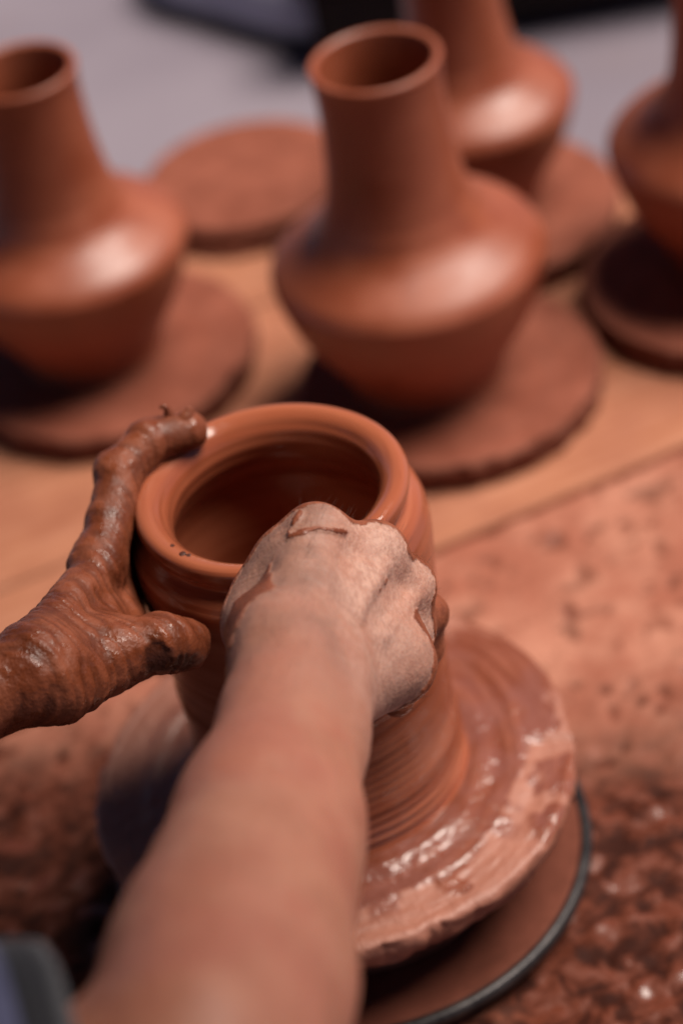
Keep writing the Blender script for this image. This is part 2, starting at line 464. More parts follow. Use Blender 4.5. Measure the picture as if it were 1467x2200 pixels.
# ------------------------------------------------------------------ wheel, wet bat, pot
wheel = tag(empty('wheel_head', (0, 0, -.0815)), 'round turning wheel head with dark worn edge under the wet slip covered bat', 'potter wheel')
wp = np.array([(0, -.0640), (.10, -.0640), (.1195, -.0638), (.1222, -.0640), (.1225, -.0660), (.1222, -.0700), (.10, -.0715), (0, -.0715)]) + np.array([0, .0815])
V, Fq, a = lathe_grid(wp, 128)
mw = mat_simple('slip_stained_wheel', (.13, .036, .020), (.22, .066, .040), 30, .8, .3, spec=.15)
mesh_obj('disc', V.reshape(-1, 3), Fq, mw, wheel)
band = np.array([(.1226, -.0716), (.1272, -.0712), (.1284, -.0690), (.1284, -.0660), (.1274, -.0636), (.1252, -.0629), (.1232, -.0633), (.1226, -.0645)]) + np.array([0, .0815])
V, Fq, a = lathe_grid(np.vstack([band, band[:1]]), 160)
mesh_obj('edge_band', V.reshape(-1, 3), Fq, mat_simple('dark_worn_metal', (.030, .026, .028), (.085, .075, .075), 60, .38, .3, .0008, .4), wheel)
V, Fq, a = lathe_grid(np.array([(.0, -.0715), (.045, -.0717), (.045, -.0815), (0, -.0815)]) + np.array([0, .0815]), 48)
mesh_obj('hub', V.reshape(-1, 3), Fq, mw, wheel)

# clay ring that fixes the bat to the wheel
padm = mat_bat(9)
V, Fq, a = lathe_grid(spline([(0, 0), (.078, 0), (.088, .004), (.092, .020), (.090, .034), (.084, .0438), (0, .0438)], 4), 96)
V[..., :2] *= (1 + .03 * (fbm(V * 30, 3, 4)[..., None] - .5))
pad = mesh_obj('clay_pad', V.reshape(-1, 3), Fq, padm); pad.location = (0, 0, -.0638)
tag(pad, 'thick dark clay pad hidden in shade between wheel head and wet bat', 'clay pad')

wbat = tag(empty('throwing_bat', (0, 0, -.0195)), 'wet shiny slip covered round bat carrying the pot on the wheel', 'bat')
RB = .1262
rr = np.concatenate([np.linspace(0.05, RB * .965, 92), [RB * .975, RB * .985, RB * .993, RB, RB * .999, RB * .993, RB * .985, RB * .97, RB * .93, .05]])
k0 = 92
zt = np.concatenate([np.zeros(k0), [-.0001, -.0004, -.0010, -.0025, -.006, -.010, -.014, -.0175, -.0195, -.0195]])
NS = 360
V, Fq, a = lathe_grid(np.stack([rr, zt], -1), NS)
P = V.copy()
rad = np.hypot(V[..., 0], V[..., 1])
th = np.arctan2(V[..., 1], V[..., 0])
dirs = np.stack([np.cos(a), np.sin(a), 0 * a], -1)
cn = np.stack([np.cos(th) * 3, np.sin(th) * 3, 0 * th], -1)
ring_n = fbm(np.stack([np.cos(th) * 2.2, np.sin(th) * 2.2, rad * 60], -1), 3, 2)
w1 = .0690 + .004 * (ring_n - .5)
slip = np.exp(-((rad - w1 - .009) / .007) ** 2) * .0016 + .0012 * np.exp(-((rad - .098 - .006 * (ring_n - .5)) / .0045) ** 2)
spin_n = fbm(np.stack([np.cos(th) * 1.2, np.sin(th) * 1.2, rad * 230], -1), 3, 31)
puddle_n = fbm(np.stack([V[..., 0] * 55, V[..., 1] * 55, 0 * rad], -1), 4, 12)
fine = fbm(np.stack([V[..., 0] * 210, V[..., 1] * 210, 0 * rad], -1), 3, 41)
ang_c = math.atan2(-.0415, .0897)
da = np.angle(np.exp(1j * (th - ang_c)))
wetzone = sstep(.101, .096, rad + .016 * (ring_n - .5) + .008 * (fine - .5))
sector = sstep(.62, .40, np.abs(da - .22)) * sstep(.47, .56, puddle_n + .13 * sstep(.5, .1, np.abs(da - .1)))
sector = np.maximum(sector, sstep(.25, .7, da) * sstep(.50, .62, ring_n + .1))
drip = sstep(.60, .66, fbm(np.stack([th * 7, rad * 22, 0 * rad], -1), 3, 77)) * sstep(.118, .100, rad)
spot = sstep(.0062, .0045, np.hypot((V[..., 0] - .0498) * .8 + (V[..., 1] + .0997) * .3, V[..., 1] + .0997))
wet = np.clip(np.maximum.reduce([wetzone, sector, drip, spot]), 0, 1) * (1 - .75 * sstep(1.5, 2.2, np.abs(da)))
top = np.zeros(len(rr)); top[:k0 + 3] = 1
dz = slip + .0011 * (spin_n - .5) + wet * (.0006 + .0020 * (puddle_n - .5) + .0007 * (fine - .5)) + .0008 * (fine - .5) * (1 - wet)
crack_a = math.atan2(-.0132, .110)
dcr = np.abs((th - crack_a) * rad + .0016 * (fbm(np.stack([rad * 120, 0 * rad, 0 * rad], -1), 2, 6) - .5))
dz = dz - .0045 * sstep(.0011, .0003, dcr) * sstep(.098, .108, rad)
V[..., 2] += dz * top[:, None]
n1 = fbm(np.stack([np.cos(a) * 2.5, np.sin(a) * 2.5, 0 * a], -1), 3, 8); n2 = fbm(np.stack([np.cos(a) * 13, np.sin(a) * 6, 0 * a], -1), 3, 15)
edge = .0035 * (n1 - .5) - .0022 * sstep(.60, .74, n2)
wgt = np.zeros(len(rr)); wgt[k0 - 3:] = [.15, .3, .5, .7, .85, .95, 1, .9, .8, .7, .6, .4, 0]
V += (wgt[:, None, None] * edge[None, :, None]) * dirs[None]
for r in range(k0 + 3, len(rr) - 1):
    nn = fbm(np.stack([np.cos(a) * 9, np.sin(a) * 9, np.full_like(a, r * .9)], -1), 3, 19)
    V[r] += ((nn - .5) * .0060)[:, None] * dirs
V[..., 2] += .0195
mesh_obj('slip_covered_disc', V.reshape(-1, 3), Fq, mat_wet_bat(), wbat, True, {'wet': (wet * (.25 + .75 * top[:, None])).reshape(-1)})

PPROF = spline([(0, .0008), (.040, .0008), (.0674, .0010), (.0684, .003), (.0680, .012), (.0674, .030), (.0671, .055), (.0672, .080), (.0678, .100), (.0690, .120),
                (.0706, .138), (.0716, .152), (.0712, .163), (.0690, .1705), (.0640, .1750), (.0622, .1770), (.0630, .1795), (.0650, .1830), (.0653, .1868), (.0640, .1896),
                (.0612, .1908), (.0575, .1900), (.0535, .1870), (.0502, .1815), (.0490, .1750), (.0505, .167), (.0555, .157), (.0605, .146), (.0622, .130), (.0610, .105), (.0600, .06), (.058, .025), (.048, .012), (.020, .0095), (0, .009)], 9)
V, Fq, a = lathe_grid(PPROF, 240)
Z = V[..., 2]; rad = np.hypot(V[..., 0], V[..., 1]) + 1e-9
A = np.arctan2(V[..., 1], V[..., 0])
sp = np.sin(2 * np.pi * (Z / .0058 + A / (2 * np.pi)))
am = .00085 * sstep(.118, .080, Z) * (.55 + .9 * vnoise(np.stack([Z * 90, 0 * Z, 0 * Z], -1), 14)) * sstep(.001, .006, Z) + .00010
dr = am * sp + .00055 * (fbm(np.stack([np.cos(A) * .5, np.sin(A) * .5, Z * 420 + A / 6.28 * 2.2 * 0], -1), 3, 5) - .5)
dr += .0006 * np.cos(2 * A + .7) + .0004 * np.cos(3 * A)
V[..., 0] *= 1 + dr / rad; V[..., 1] *= 1 + dr / rad
pot = tag(empty('clay_pot', (0, 0, .0)), 'wet red clay pot with rolled rim and wide open mouth being shaped between both hands', 'pot')
mesh_obj('pot_body', V.reshape(-1, 3), Fq, mat_wet_pot(), pot)
# grit torn out of the rim
gm = mat_simple('dark_clay_grit', (.10, .028, .016), (.17, .05, .03), 90, .5)
for (x, y, z, s) in [(-.0443, -.0387, .1905, .0017), (-.0418, -.0402, .1903, .0013), (-.0487, -.0305, .1903, .0011), (-.0268, -.0535, .1898, .0008)]:
    bm = bmesh.new(); bmesh.ops.create_icosphere(bm, subdivisions=2, radius=s)
    for v in bm.verts: v.co *= 1 + .5 * (random.random() - .5); v.co.z *= .5
    me = bpy.data.meshes.new('clay_grit'); bm.to_mesh(me); bm.free(); me.materials.append(gm)
    o = bpy.data.objects.new('clay_grit', me); COL.objects.link(o); o.parent = pot; o.location = (x, y, z); o.rotation_euler = (0, 0, random.random() * 6)

# ------------------------------------------------------------------ things on the pale floor far behind
def rounded_box(name, sx, sy, sz, bev, mat, parent=None, loc=(0, 0, 0), seg=3):
    bm = bmesh.new(); bmesh.ops.create_cube(bm, size=1)
    for v in bm.verts: v.co = Vector((v.co.x * sx, v.co.y * sy, v.co.z * sz))
    bmesh.ops.bevel(bm, geom=bm.edges[:], offset=bev, segments=seg, affect='EDGES')
    me = bpy.data.meshes.new(name); bm.to_mesh(me); bm.free(); me.materials.append(mat)
    o = bpy.data.objects.new(name, me); COL.objects.link(o); o.location = loc
    if parent: o.parent = parent
    return o
dkm = mat_simple('dark_stained_wood', (.016, .009, .008), (.034, .018, .014), 14, .85)
chest = tag(empty('chest', (.405, .985, -.095), math.radians(-4)), 'dark wooden chest standing on pale floor at the top of the photo', 'chest')
rounded_box('chest_body', .62, .20, .058, .006, dkm, chest, (0, 0, .045))
rounded_box('lid', .64, .22, .016, .005, dkm, chest, (0, 0, .0825))
for sx in (-1, 1):
    for sy in (-1, 1): rounded_box('foot', .04, .04, .016, .003, dkm, chest, (sx * .28, sy * .075, .008))

shoe = tag(empty('shoe', (.034, 1.040, -.095), math.radians(128)), 'pale blue cloth shoe with dark sole on pale floor near the top edge', 'shoe')
prof = spline([(-.125, .028), (-.11, .036), (-.06, .034), (0, .033), (.05, .041), (.09, .038), (.118, .020)], 6)
def shoe_shell(zs, grow, name, mat):
    V = []; n = 24
    for (z, gr) in zs:
        for i in range(n):
            t = 2 * math.pi * i / n
            xx = -math.cos(t) * .125 * gr
            w = np.interp(xx / gr if gr else 0, prof[:, 0], prof[:, 1]) * gr
            V.append((xx, math.copysign(w * abs(math.sin(t)) ** .7, math.sin(t)), z + .03 * max(0, -xx) * (z > .02) * 2))
    k = len(zs)
    Fq = [(r * n + i, r * n + (i + 1) % n, (r + 1) * n + (i + 1) % n, (r + 1) * n + i) for r in range(k - 1) for i in range(n)]
    Fq += [tuple(range(n))[::-1], tuple((k - 1) * n + i for i in range(n))]
    mesh_obj(name, V, Fq, mat, shoe)
shoe_shell([(0, .96), (.004, 1.01), (.012, 1.01), (.0145, .99)], 1, 'sole', mat_simple('dark_rubber', (.020, .018, .022), (.035, .03, .036), 40, .6))
shoe_shell([(.0145, .99), (.030, 1.0), (.046, .93), (.060, .78), (.068, .55), (.071, .2)], 1, 'upper', mat_fabric('pale_blue_cloth', (.62, .62, .80), (.76, .76, .94)))

#@BODY
# ------------------------------------------------------------------ the potter: both arms as one skin, grown from a distance field
class Field:
    def __init__(s, lo, hi, h):
        s.lo = np.array(lo, float); s.h = h
        s.n = np.ceil((np.array(hi, float) - s.lo) / h).astype(int) + 1
        s.ax = [(s.lo[i] + h * np.arange(s.n[i])).astype(np.float32) for i in range(3)]
        s.D = np.full(s.n, .03, np.float32)
    def fresh(s): return np.full(s.n, .03, np.float32)
    def cone(s, D, a, b, ra, rb, k=.004, flat=None, ff=1.0):
        """round cone from a to b, smooth-joined into D; flat = direction in which it is thinner by ff"""
        a = np.array(a, float); b = np.array(b, float); R = max(ra, rb) + .026
        lo = np.minimum(a, b) - R; hi = np.maximum(a, b) + R
        i0 = np.clip(((lo - s.lo) / s.h).astype(int), 0, s.n); i1 = np.clip(((hi - s.lo) / s.h).astype(int) + 2, 0, s.n)
        if np.any(i1 - i0 < 1): return
        X = s.ax[0][i0[0]:i1[0]][:, None, None] - np.float32(a[0]); Y = s.ax[1][i0[1]:i1[1]][None, :, None] - np.float32(a[1]); Z = s.ax[2][i0[2]:i1[2]][None, None, :] - np.float32(a[2])
        d = (b - a).astype(np.float32); L2 = float(d @ d) + 1e-12
        t = np.clip((X * d[0] + Y * d[1] + Z * d[2]) / L2, 0, 1)
        qx, qy, qz = X - t * d[0], Y - t * d[1], Z - t * d[2]
        if flat is not None:
            f = np.array(flat, float); f /= np.linalg.norm(f); f = f.astype(np.float32)
            w = (qx * f[0] + qy * f[1] + qz * f[2]) * np.float32(ff - 1)
            qx, qy, qz = qx + w * f[0], qy + w * f[1], qz + w * f[2]
        v = np.sqrt(qx * qx + qy * qy + qz * qz) - (ra + (rb - ra) * t)
        if flat is not None and ff > 1: v = v / np.float32(1 + .5 * (ff - 1))
        sl = tuple(slice(i0[i], i1[i]) for i in range(3))
        D[sl] = s.smin(D[sl], v, k)
    @staticmethod
    def smin(a, b, k):
        if k <= 0: return np.minimum(a, b)
        h = np.clip(.5 + .5 * (b - a) / k, 0, 1)
        return b + (a - b) * h - k * h * (1 - h)
    def chain(s, D, pts, k=.003):
        for (p, r), (q, t) in zip(pts[:-1], pts[1:]): s.cone(D, p, q, r, t, k)

def surface_net(D, lo, h):
    S = D < 0
    nx, ny, nz = D.shape
    corners = [(i, j, k) for i in (0, 1) for j in (0, 1) for k in (0, 1)]
    cnt = np.zeros((nx - 1, ny - 1, nz - 1), np.int8)
    for (i, j, k) in corners: cnt += S[i:nx - 1 + i, j:ny - 1 + j, k:nz - 1 + k]
    act = np.argwhere((cnt > 0) & (cnt < 8))
    vals = {c: D[act[:, 0] + c[0], act[:, 1] + c[1], act[:, 2] + c[2]] for c in corners}
    acc = np.zeros((len(act), 3)); num = np.zeros(len(act))
    for c in corners:
        for ax in range(3):
            if c[ax] == 0:
                e = list(c); e[ax] = 1; e = tuple(e)
                d0, d1 = vals[c], vals[e]; x = (d0 < 0) != (d1 < 0)
                t = np.where(x, d0 / np.where(x, d0 - d1, 1), 0)
                p = np.repeat(np.array(c, float)[None], len(act), 0); p[:, ax] = t
                acc[x] += p[x]; num[x] += 1
    V = lo + h * (act + acc / num[:, None])
    idx = np.full(cnt.shape, -1, np.int64); idx[act[:, 0], act[:, 1], act[:, 2]] = np.arange(len(act))
    quads = []
    for ax in range(3):
        sl0 = [slice(1, -1)] * 3; sl1 = [slice(1, -1)] * 3
        sl0[ax] = slice(0, -1); sl1[ax] = slice(1, None)
        a, b = S[tuple(sl0)], S[tuple(sl1)]
        e = np.argwhere(a != b); pos = a[tuple(e.T)]
        e = e + np.array([0 if i == ax else 1 for i in range(3)])
        u, v = [i for i in range(3) if i != ax]
        if ax == 1: u, v = v, u
        def cell(du, dv):
            q = e.copy(); q[:, u] -= du; q[:, v] -= dv; return idx[tuple(q.T)]
        q = np.stack([cell(1, 1), cell(0, 1), cell(0, 0), cell(1, 0)], 1)
        q[~pos] = q[~pos][:, ::-1]
        quads.append(q)
    return V, np.concatenate(quads)

CAMP = np.array((0.03085418, -0.90143645, 0.88922684))
A3 = lambda *v: np.array(v, float)
def unit(v): v = np.array(v, float); return v / np.linalg.norm(v)

# ---- right arm ----
WR = A3(.0016, -.1637, .2090)
RI, RM, RRg, RP = A3(.0186, -.085, .2258), A3(.0423, -.080, .2073), A3(.0545, -.079, .1802), A3(.0560, -.087, .1590)
REL = A3(-.0565, -.4094, .2570)
rv_, uv_ = np.array(R_), np.array(U_)
RI, RM, RRg, RP = RI - .0022 * uv_, RM - .0040 * uv_ - .0005 * rv_, RRg - .0030 * rv_ - .001 * uv_, RP - .0075 * rv_
hand_dir = unit(RM - WR); dors = unit(np.cross(RP - RI, hand_dir)); 
if dors @ (CAMP - RM) < 0: dors = -dors
palm = -dors
FINGER_BONES = []
def right_arm():
    F = Field((-.20, -.50, .10), (.12, -.03, .36), .00135)
    D = F.D
    # forearm: flattened at the wrist, fuller towards the elbow
    fa = unit(WR - REL); side = unit(np.cross(fa, dors))
    P = lambda t, o=0., q=0.: WR + (REL - WR) * t + side * o + dors * q
    F.cone(D, P(0.0), P(.12), .0315, .0320, .012, dors, 1.30)
    F.cone(D, P(.12), P(.38), .0322, .0370, .012, dors, 1.18)
    F.cone(D, P(.38), P(.72), .0362, .0425, .015, dors, 1.06)
    F.cone(D, P(.72), P(1.0), .0425, .0420, .015)
    F.cone(D, P(.55, -.012, .004), P(.92, -.016, .006), .030, .034, .014)
    F.cone(D, P(.50, .008, .0), P(.85, .000, -.01), .029, .029, .014)
    F.cone(D, P(.01, -.020, .010), P(.05, -.020, .010), .0085, .0075, .010)     # end of the ulna / radius
    SH = REL + unit(A3(-.75, .10, -.02)) * .14
    F.cone(D, REL + A3(-.004, 0, -.012), SH, .046, .048, .016)
    # palm: metacarpals under one skin
    H = F.fresh()
    wri = [WR + side * o + palm * .002 for o in (.017, .006, -.006, -.017)]
    sgn = 1 if (side @ (RI - RP)) > 0 else -1
    wri = [WR + side * sgn * o + palm * .002 for o in (.017, .006, -.006, -.016)]
    for w, k, r0, r1 in zip(wri, (RI, RM, RRg, RP), (.0150, .0150, .0145, .0140), (.0128, .0128, .0122, .0112)):
        F.cone(H, w, k + palm * .002, r0, r1, .011)
    mid = (RI + RM + RRg + RP) / 4
    F.cone(H, WR + palm * .010, mid + palm * .014 - hand_dir * .02, .024, .020, .014)
    # thenar on the left, heel of the hand (hypothenar) on the right
    TH = A3(-.0120, -.1160, .2030); TC = WR + side * sgn * .020 + palm * .008 + hand_dir * .012
    F.cone(H, TC, TH, .0165, .0150, .012)
    HY = A3(.0385, -.1190, .1725)
    F.cone(H, WR - side * sgn * .020 + palm * .016 + hand_dir * .010, HY, .0165, .0168, .012)
    F.cone(H, HY, RP + palm * .010, .0168, .0118, .012)
    # the flesh between thumb and index finger, on the left edge of the hand
    E1, E2, E3, E4 = A3(.0125, -.0840, .2215), A3(.0030, -.0905, .2150), A3(-.0085, -.0995, .2070), A3(-.0135, -.1140, .2040)
    F.cone(H, E1, E2, .0090, .0112, .010); F.cone(H, E2, E3, .0112, .0126, .010); F.cone(H, E3, E4, .0126, .0122, .010)
    F.cone(H, E4, WR + side * sgn * .018, .0130, .0140, .012); F.cone(H, E2, RI * .5 + WR * .5, .011, .013, .012)
    # knuckle heads and tendons
    for w, k, r in zip(wri, (RI, RM, RRg, RP), (.0106, .0104, .0098, .0086)):
        F.cone(H, k + dors * .0022, k + dors * .0022 - hand_dir * .006, r, r * .9, .007)
        F.cone(H, k + dors * .0098 - hand_dir * .012, w * .55 + k * .45 + dors * .0134, .0030, .0022, .0045)
    for (a, b, r) in [((.30, .0), (.62, .25), .0016), ((.45, .30), (.85, .42), .0015), ((.35, .62), (.75, .70), .0016)]:
        q = lambda u: (WR + (RI - WR) * u[0]) * (1 - u[1]) + (WR + (RP - WR) * u[0]) * u[1] + dors * .0135
        F.cone(H, q(a), q(b), r, r, .005)
    for a, b in ((RI, RM), (RM, RRg), (RRg, RP)):
        F.cone(H, a + dors * .0010 - hand_dir * .001, b + dors * .0008 - hand_dir * .001, .0112, .0106, .006)
        F.cone(H, a + A3(0, .010, -.010), b + A3(0, .010, -.010), .0106, .0102, .006)
    # fingers: a loose fist, first bones pushed against the pot, tips curled back to the palm
    fing = []
    for k, (l1, l2, l3), r, d1, d2, d3 in (
        (RI, (.040, .023, .018), .0098, A3(-.10, .34, -.93), A3(-.20, -.25, -.95), A3(-.15, -.85, -.40)),
        (RM, (.042, .026, .019), .0100, A3(-.20, .20, -.96), A3(-.30, -.38, -.88), A3(-.20, -.90, -.30)),
        (RRg, (.036, .024, .018), .0093, A3(.02, .42, -.90), A3(-.30, -.40, -.85), A3(-.35, -.85, -.25)),
        (RP, (.030, .019, .016), .0086, A3(.36, .80, -.50), A3(-.16, -.05, -.97), A3(-.45, -.80, -.25))):
        p1 = k + unit(d1) * l1; p2 = p1 + unit(d2) * l2; p3 = p2 + unit(d3) * l3
        FINGER_BONES.extend([(k + unit(d1) * l1 * .6, p1, r), (p1, p2, r), (p2, p3, r)])
        G = F.fresh()
        F.chain(G, [(k, r * 1.06), (p1, r * 1.02), (p2, r * .93), (p3, r * .80)], .0025)
        F.cone(G, p1, p1, r * 1.08, r * 1.08, .004)
        fing.append(G)
    # thumb folded down in front of the palm
    T = F.fresh(); t1 = TH + unit(A3(.10, .55, -.62)) * .033; t2 = t1 + unit(A3(.45, .35, -.75)) * .027
    F.chain(T, [(TH, .0140), (t1, .0112), (t2, .0092)], .003)
    fing.append(T)
    G = fing[0]
    for q in fing[1:]: G = F.smin(G, q, .0034)
    H = F.smin(H, G, .0065)
    D = F.smin(D, H, .012)
    # keep clear of the pot wall
    return F, D

# ---- left arm ----
LW = A3(-.1158, -.1005, .1925)
LI = A3(-.0850, -.0216, .1790); LPIP = A3(-.0690, .0262, .1940)
LTIP = A3(-.0338, .0462, .1965)
LEL = A3(-.3291, -.1799, .1850)
LT1, LT2, LT3 = A3(-.0800, -.0800, .1760), A3(-.0610, -.0770, .1735), A3(-.0518, -.0705, .1642)
lm = unit(LI - LW)
def left_arm():
    F = Field((-.36, -.26, .08), (-.01, .10, .25), .0012)
    D = F.D
    fa = unit(LW - LEL); P = lambda t, q=0.: LW + (LEL - LW) * t + A3(0, 0, q)
    F.cone(D, P(0), P(.25), .0212, .0222, .012, A3(-.55, .5, .65), 1.10)
    F.cone(D, P(.25), P(.95), .0226, .039, .014)
    down = unit(A3(.08, -.10, -1.0))
    H = F.fresh()
    mc = [LI, LI + down * .0195 + A3(-.001, -.002, 0), LI + down * .038 + A3(.001, -.006, 0), LI + down * .048 + A3(.004, -.010, 0)]
    for i, k in enumerate(mc):
        F.cone(H, LW + down * (-.008 + .0055 * i) + lm * .004, k, .0122 - .0006 * i, .0108 - .0006 * i, .009)
    F.cone(H, LW + down * .006 + A3(.008, -.002, 0), (mc[1] + mc[2]) / 2 + A3(.003, -.010, .004), .0140, .0122, .010)
    # thenar and web
    F.cone(H, LW + A3(.010, -.006, -.008), LT1 + A3(-.004, 0, -.002), .0150, .0152, .010)
    F.cone(H, LW + A3(.012, .010, -.003), LT1 + A3(-.006, .012, .001), .0120, .0085, .010)
    F.cone(H, LT1 + A3(-.005, .008, .001), LI + A3(-.001, -.024, -.006), .0086, .0072, .009)
    F.cone(H, LI + A3(-.003, 0, .002), LI + A3(-.002, .003, .002), .0112, .0105, .005)
    fing = []
    G = F.fresh()
    F.chain(G, [(LI, .0125), (LI * .5 + LPIP * .5, .0114), (LPIP, .0114)], .003)
    mid = A3(-.0535, .0405, .1990)
    F.chain(G, [(LPIP, .0114), (mid, .0110), (LTIP, .0096)], .003)
    F.cone(G, LPIP + A3(-.002, .001, .002), LPIP + A3(-.002, .001, .002), .0104, .0104, .004)
    fing.append(G)
    # the other three fingers lie below it round the pot
    for i, z, r, up in ((1, .170, .0100, 1.0), (2, .1495, .0094, .96), (3, .130, .0082, .80)):
        G = F.fresh(); k = mc[i]
        rr_ = .0725 + r
        pts = [(k, r * 1.15)]
        for ang, sc in ((172, 1.0), (146, .96), (124, .84)):
            aa = math.radians(180 - (180 - ang) * up)
            pts.append((A3(rr_ * math.cos(aa), rr_ * math.sin(aa), z), r * sc))
        F.chain(G, pts, .003); fing.append(G)
    T = F.fresh()
    F.chain(T, [(LT1, .0158), (LT2, .0132), (LT3, .0112)], .005)
    F.cone(T, LT2 * .35 + LT3 * .65, LT3 + A3(.001, .001, 0), .0130, .0118, .004)
    fing.append(T)
    G = fing[0]
    for q in fing[1:]: G = F.smin(G, q, .0014)
    H = F.smin(H, G, .0070)
    D = F.smin(D, H, .012)
    return F, D

def vnormals(V, Q):
    n = np.cross(V[Q[:, 2]] - V[Q[:, 0]], V[Q[:, 3]] - V[Q[:, 1]]); N = np.zeros_like(V)
    for i in range(4): np.add.at(N, Q[:, i], n)
    return N / (np.linalg.norm(N, axis=1)[:, None] + 1e-12)

def seg_d(V, a, b):
    d = b - a; t = np.clip(((V - a) @ d) / (d @ d), 0, 1)
    return np.linalg.norm(V - a - t[:, None] * d, axis=1), t

person = tag(empty('person', (-.10, -.20, -.09)), 'potter with two bare clay smeared arms shaping the pot, blue sleeve at lower left', 'person')

F, D = right_arm(); VR, QR = surface_net(D, F.lo, F.h); NR = vnormals(VR, QR)
dn = NR @ dors
along = (VR - WR) @ hand_dir
# relief: knuckle creases, skin folds at the wrist, loose skin
fold = fbm(np.stack([along * 260, (VR @ unit(np.cross(hand_dir, dors))) * 45, 0 * along], -1), 3, 3)
soft = fbm(VR * 90, 3, 5)
handm = sstep(-.03, .01, along)
VR = VR + NR * ((.0009 * (fold - .5) * handm * sstep(-.2, .4, dn)) + .0009 * (soft - .5))[:, None]
lat = (VR - RM) @ unit(RP - RI)
heel = sstep(.034, .013, np.linalg.norm(VR - (A3(.046, -.124, .160) + .013 * np.array(R_) - .012 * np.array(U_)), axis=1))
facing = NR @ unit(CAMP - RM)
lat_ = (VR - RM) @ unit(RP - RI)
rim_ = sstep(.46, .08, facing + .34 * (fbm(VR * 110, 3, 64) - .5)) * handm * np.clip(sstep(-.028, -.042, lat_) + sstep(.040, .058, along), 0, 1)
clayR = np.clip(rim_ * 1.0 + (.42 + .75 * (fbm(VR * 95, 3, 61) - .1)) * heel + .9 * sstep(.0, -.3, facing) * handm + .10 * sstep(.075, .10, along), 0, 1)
pk, _ = seg_d(VR, RP + unit(A3(.36, .80, -.50)) * .014, RP + unit(A3(.36, .80, -.50)) * .034)
clayR = np.maximum(clayR, sstep(.0125, .0100, pk))
for a_, b_, r_ in FINGER_BONES:
    pk, _ = seg_d(VR, a_, b_); clayR = np.maximum(clayR, sstep(r_ + .0030, r_ + .0012, pk) * np.maximum(sstep(.55, .25, facing), b_[2] < .150))
# a line of slip across the index knuckle
wob = .0012 * (fbm(VR * 300, 2, 71) - .5)
vd_ = unit(CAMP - RI)
def polyline(pts):
    dd = 1.0
    for u, v in zip(pts[:-1], pts[1:]):
        # distance measured across the skin, not into it
        q = VR - u; e = v - u; e = e - (e @ vd_) * vd_; q = q - (q @ vd_)[:, None] * vd_; t = np.clip((q @ e) / (e @ e), 0, 1); r = q - t[:, None] * e
        r = r - (r @ vd_)[:, None] * vd_
        dd = np.minimum(dd, np.linalg.norm(r, axis=1))
    return dd + wob + 10. * (dn < 0)
cd = polyline([A3(.0136, -.0812, .2334), A3(.0075, -.0870, .2310), A3(.0066, -.0908, .2298), A3(.0189, -.0922, .2327), A3(.0299, -.0901, .2259)])
clayR = np.maximum(clayR, sstep(.0014, .0007, cd) * .80)
VR = VR + NR * (.0007 * sstep(.45, .6, clayR) + .0010 * sstep(.0018, .0004, cd))[:, None]
dustR = sstep(-.085, .045, along + .05 * (fbm(VR * 50, 3, 9) - .5))
strR = sstep(.55, .7, fbm(VR * 140, 3, 13))

F, D = left_arm(); VL, QL = surface_net(D, F.lo, F.h); NL = vnormals(VL, QL)
al = (VL - LW) @ lm
crs = unit(np.cross(lm, unit(CAMP - LW)))
w1 = fbm(np.stack([al * 175 + 55 * ((VL - LW) @ crs), ((VL - LW) @ crs) * 34, al * 0 + VL[:, 2] * 20], -1), 3, 22)
w2 = fbm(VL * 150, 3, 23); w3 = fbm(VL * 420, 2, 24)
hm = sstep(-.06, .0, al)
ridge = (1 - np.abs(2 * w1 - 1)) ** 2
finger = sstep(.070, .088, al)
VL = VL + NL * ((-.0016 * ridge + .0007) * (.30 + .70 * hm) * (1 - .65 * finger) + .0008 * (w2 - .5) * hm + .0005 * (w3 - .5))[:, None]
clayL = np.clip(.55 + .5 * hm - .5 * sstep(-.02, -.09, al) * (fbm(VL * 50, 3, 26)), 0, 1)
td, tt = seg_d(VL, LT2 + unit(CAMP - LT2) * .012 + A3(-.004, 0, -.006), LT3 + unit(CAMP - LT3) * .011 + A3(-.003, 0, -.006))
crust = sstep(.0095, .0068, td + .004 * (fbm(VL * 230, 3, 29) - .5))
VL = VL - NL * (.0011 * crust * (.5 + w2))[:, None]
strL = np.clip(sstep(.50, .95, ridge) * (.30 + .6 * w2) + 1.3 * crust, 0, 1.3)

V = np.vstack([VR, VL]); Q = np.vstack([QR, QL + len(VR)])
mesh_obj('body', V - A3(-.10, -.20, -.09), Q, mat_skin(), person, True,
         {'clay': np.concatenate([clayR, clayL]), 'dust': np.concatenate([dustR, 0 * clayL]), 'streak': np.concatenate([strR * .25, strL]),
          'dark_film': np.concatenate([np.clip(sstep(-.005, .030, lat) * sstep(.10, .05, along) + sstep(-.022, -.040, lat), 0, 1) * .85, 0 * al]),
          'ha': np.concatenate([along, al]), 'hb': np.concatenate([lat, (VL - LW) @ crs])})

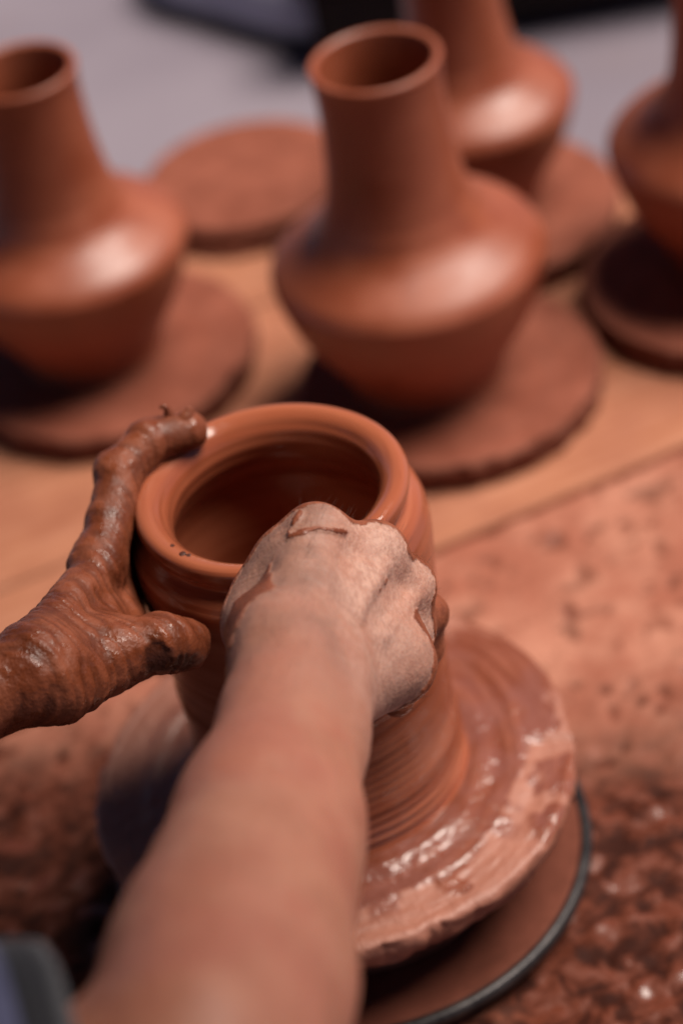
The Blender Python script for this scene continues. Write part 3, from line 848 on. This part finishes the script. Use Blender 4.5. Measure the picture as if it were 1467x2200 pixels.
# ---- sleeve and shirt (the shirt lies outside the frame except for its right cuff) ----
blue = mat_fabric('blue_shirt_cloth', (.090, .092, .190), (.150, .155, .280))
CU = A3(-.1020, -.392, .2600); SHR = A3(-.335, -.430, .340); sd_ = unit(SHR - CU)
SHL = A3(-.470, -.130, .340)
FS = Field((-.66, -.60, -.10), (-.06, .03, .50), .0062); DS = FS.D
FS.cone(DS, CU + sd_ * .040, SHR, .053, .075, .02)
FS.cone(DS, SHR, A3(-.44, -.36, .36), .075, .085, .05)
FS.cone(DS, SHL, A3(-.47, -.24, .36), .070, .085, .05)
FS.cone(DS, SHL, LEL + unit(SHL - LEL) * .05, .070, .056, .03)
FS.cone(DS, A3(-.46, -.30, .34), A3(-.50, -.30, -.02), .125, .150, .06, A3(1, 0, 0), 1.35)
VS, QS = surface_net(DS, FS.lo, FS.h); NSn = vnormals(VS, QS)
VS = VS + NSn * (.010 * (fbm(VS * 16, 3, 51) - .5) + .004 * (fbm(VS * 45, 2, 52) - .5))[:, None]
PO = A3(-.10, -.20, -.09)
shirt = mesh_obj('shirt', VS - PO, QS, blue, person)
def sleeve_ring(name, t0, t1, r0, r1, mat, fold=.0):
    x = unit(np.cross(sd_, A3(0, 0, 1))); y = np.cross(x, sd_); n = 72; V = []
    prof = [(t0, r0 - .003), (t0 - .0012, r0 - .001), (t0, r0 + .001)] + [(t0 + (t1 - t0) * k / 6, r0 + (r1 - r0) * k / 6 + .0012 * math.sin(math.pi * k / 6)) for k in range(1, 6)] + [(t1, r1), (t1, r1 - .006)]
    for (t, r) in prof:
        for i in range(n):
            q = 2 * math.pi * i / n
            rr = r + fold * (math.sin(3 * q + 1) + .6 * math.sin(5 * q + 2.2 + t * 30))
            V.append(CU + sd_ * t + rr * (math.cos(q) * x + math.sin(q) * y))
    k = len(prof)
    Fq = [(a_ * n + i, a_ * n + (i + 1) % n, (a_ + 1) * n + (i + 1) % n, (a_ + 1) * n + i) for a_ in range(k - 1) for i in range(n)]
    return mesh_obj(name, np.array(V) - PO, Fq, mat, shirt)
sleeve_ring('cuff_trim', .000, .0042, .0535, .0540, mat_fabric('grey_trim', (.10, .10, .11), (.15, .15, .16)), .0012)
sleeve_ring('cuff_band', .0044, .0165, .0545, .0547, mat_fabric('black_band', (.012, .011, .016), (.02, .018, .024)), .0012)
sleeve_ring('sleeve', .0167, .0700, .0551, .0580, blue, .0016)

# fine hairs on the right hand and forearm
sel = np.where((dn > -.15) & (dn < .75) & (along > -.05))[0]
sel = RNG.choice(sel, 420, replace=False)
HV = []; HF = []
for i in sel:
    p = VR[i]; n_ = NR[i]
    t_ = unit(n_ * .55 + hand_dir * (.5 + .3 * RNG.rand()) + .45 * (RNG.rand(3) - .5)); L = .003 + .004 * RNG.rand()
    b_ = unit(np.cross(t_, n_)); pts = [p, p + t_ * L * .5, p + t_ * L + hand_dir * L * .25 - n_ * L * .12]
    v, f = tube(pts, [.000050, .000042, .000016], 3, False)
    o_ = len(HV); HV += [tuple(q) for q in v]; HF += [tuple(j + o_ for j in ff) for ff in f]
hair = mesh_obj('arm_hair', np.array(HV) - PO, HF, mat_simple('dark_hair', (.05, .025, .015), (.09, .045, .03), 50, .5), person)
hair['kind'] = 'stuff'

# scraps of clay pushed up on the left fingertip
wetm = mat_simple('fresh_wet_clay', (.30, .085, .042), (.42, .135, .072), 120, .22, .4)
c1 = spline([(-.0420, .0470, .2030), (-.0412, .0478, .2075), (-.0414, .0478, .2110), (-.0428, .0476, .2128), (-.0446, .0476, .2124)], 5)
v, f = tube(c1, np.interp(np.linspace(0, 1, len(c1)), [0, .5, 1], [.0032, .0017, .0007]), 10)
curl = mesh_obj('clay_curl', np.array(v), f, wetm)
tag(curl, 'tall thin curl of wet clay standing up from the left index fingertip', 'clay scrap', 'clay scraps on the fingertip')
c2 = spline([(-.0350, .0455, .2030), (-.0322, .0468, .2062), (-.0312, .0470, .2082), (-.0310, .0468, .2096)], 5)
v, f = tube(c2, np.interp(np.linspace(0, 1, len(c2)), [0, .5, 1], [.0044, .0030, .0010]), 10)
curl2 = mesh_obj('clay_curl', np.array(v), f, wetm)
tag(curl2, 'short stubby scrap of wet clay at the very end of the left index finger', 'clay scrap', 'clay scraps on the fingertip')
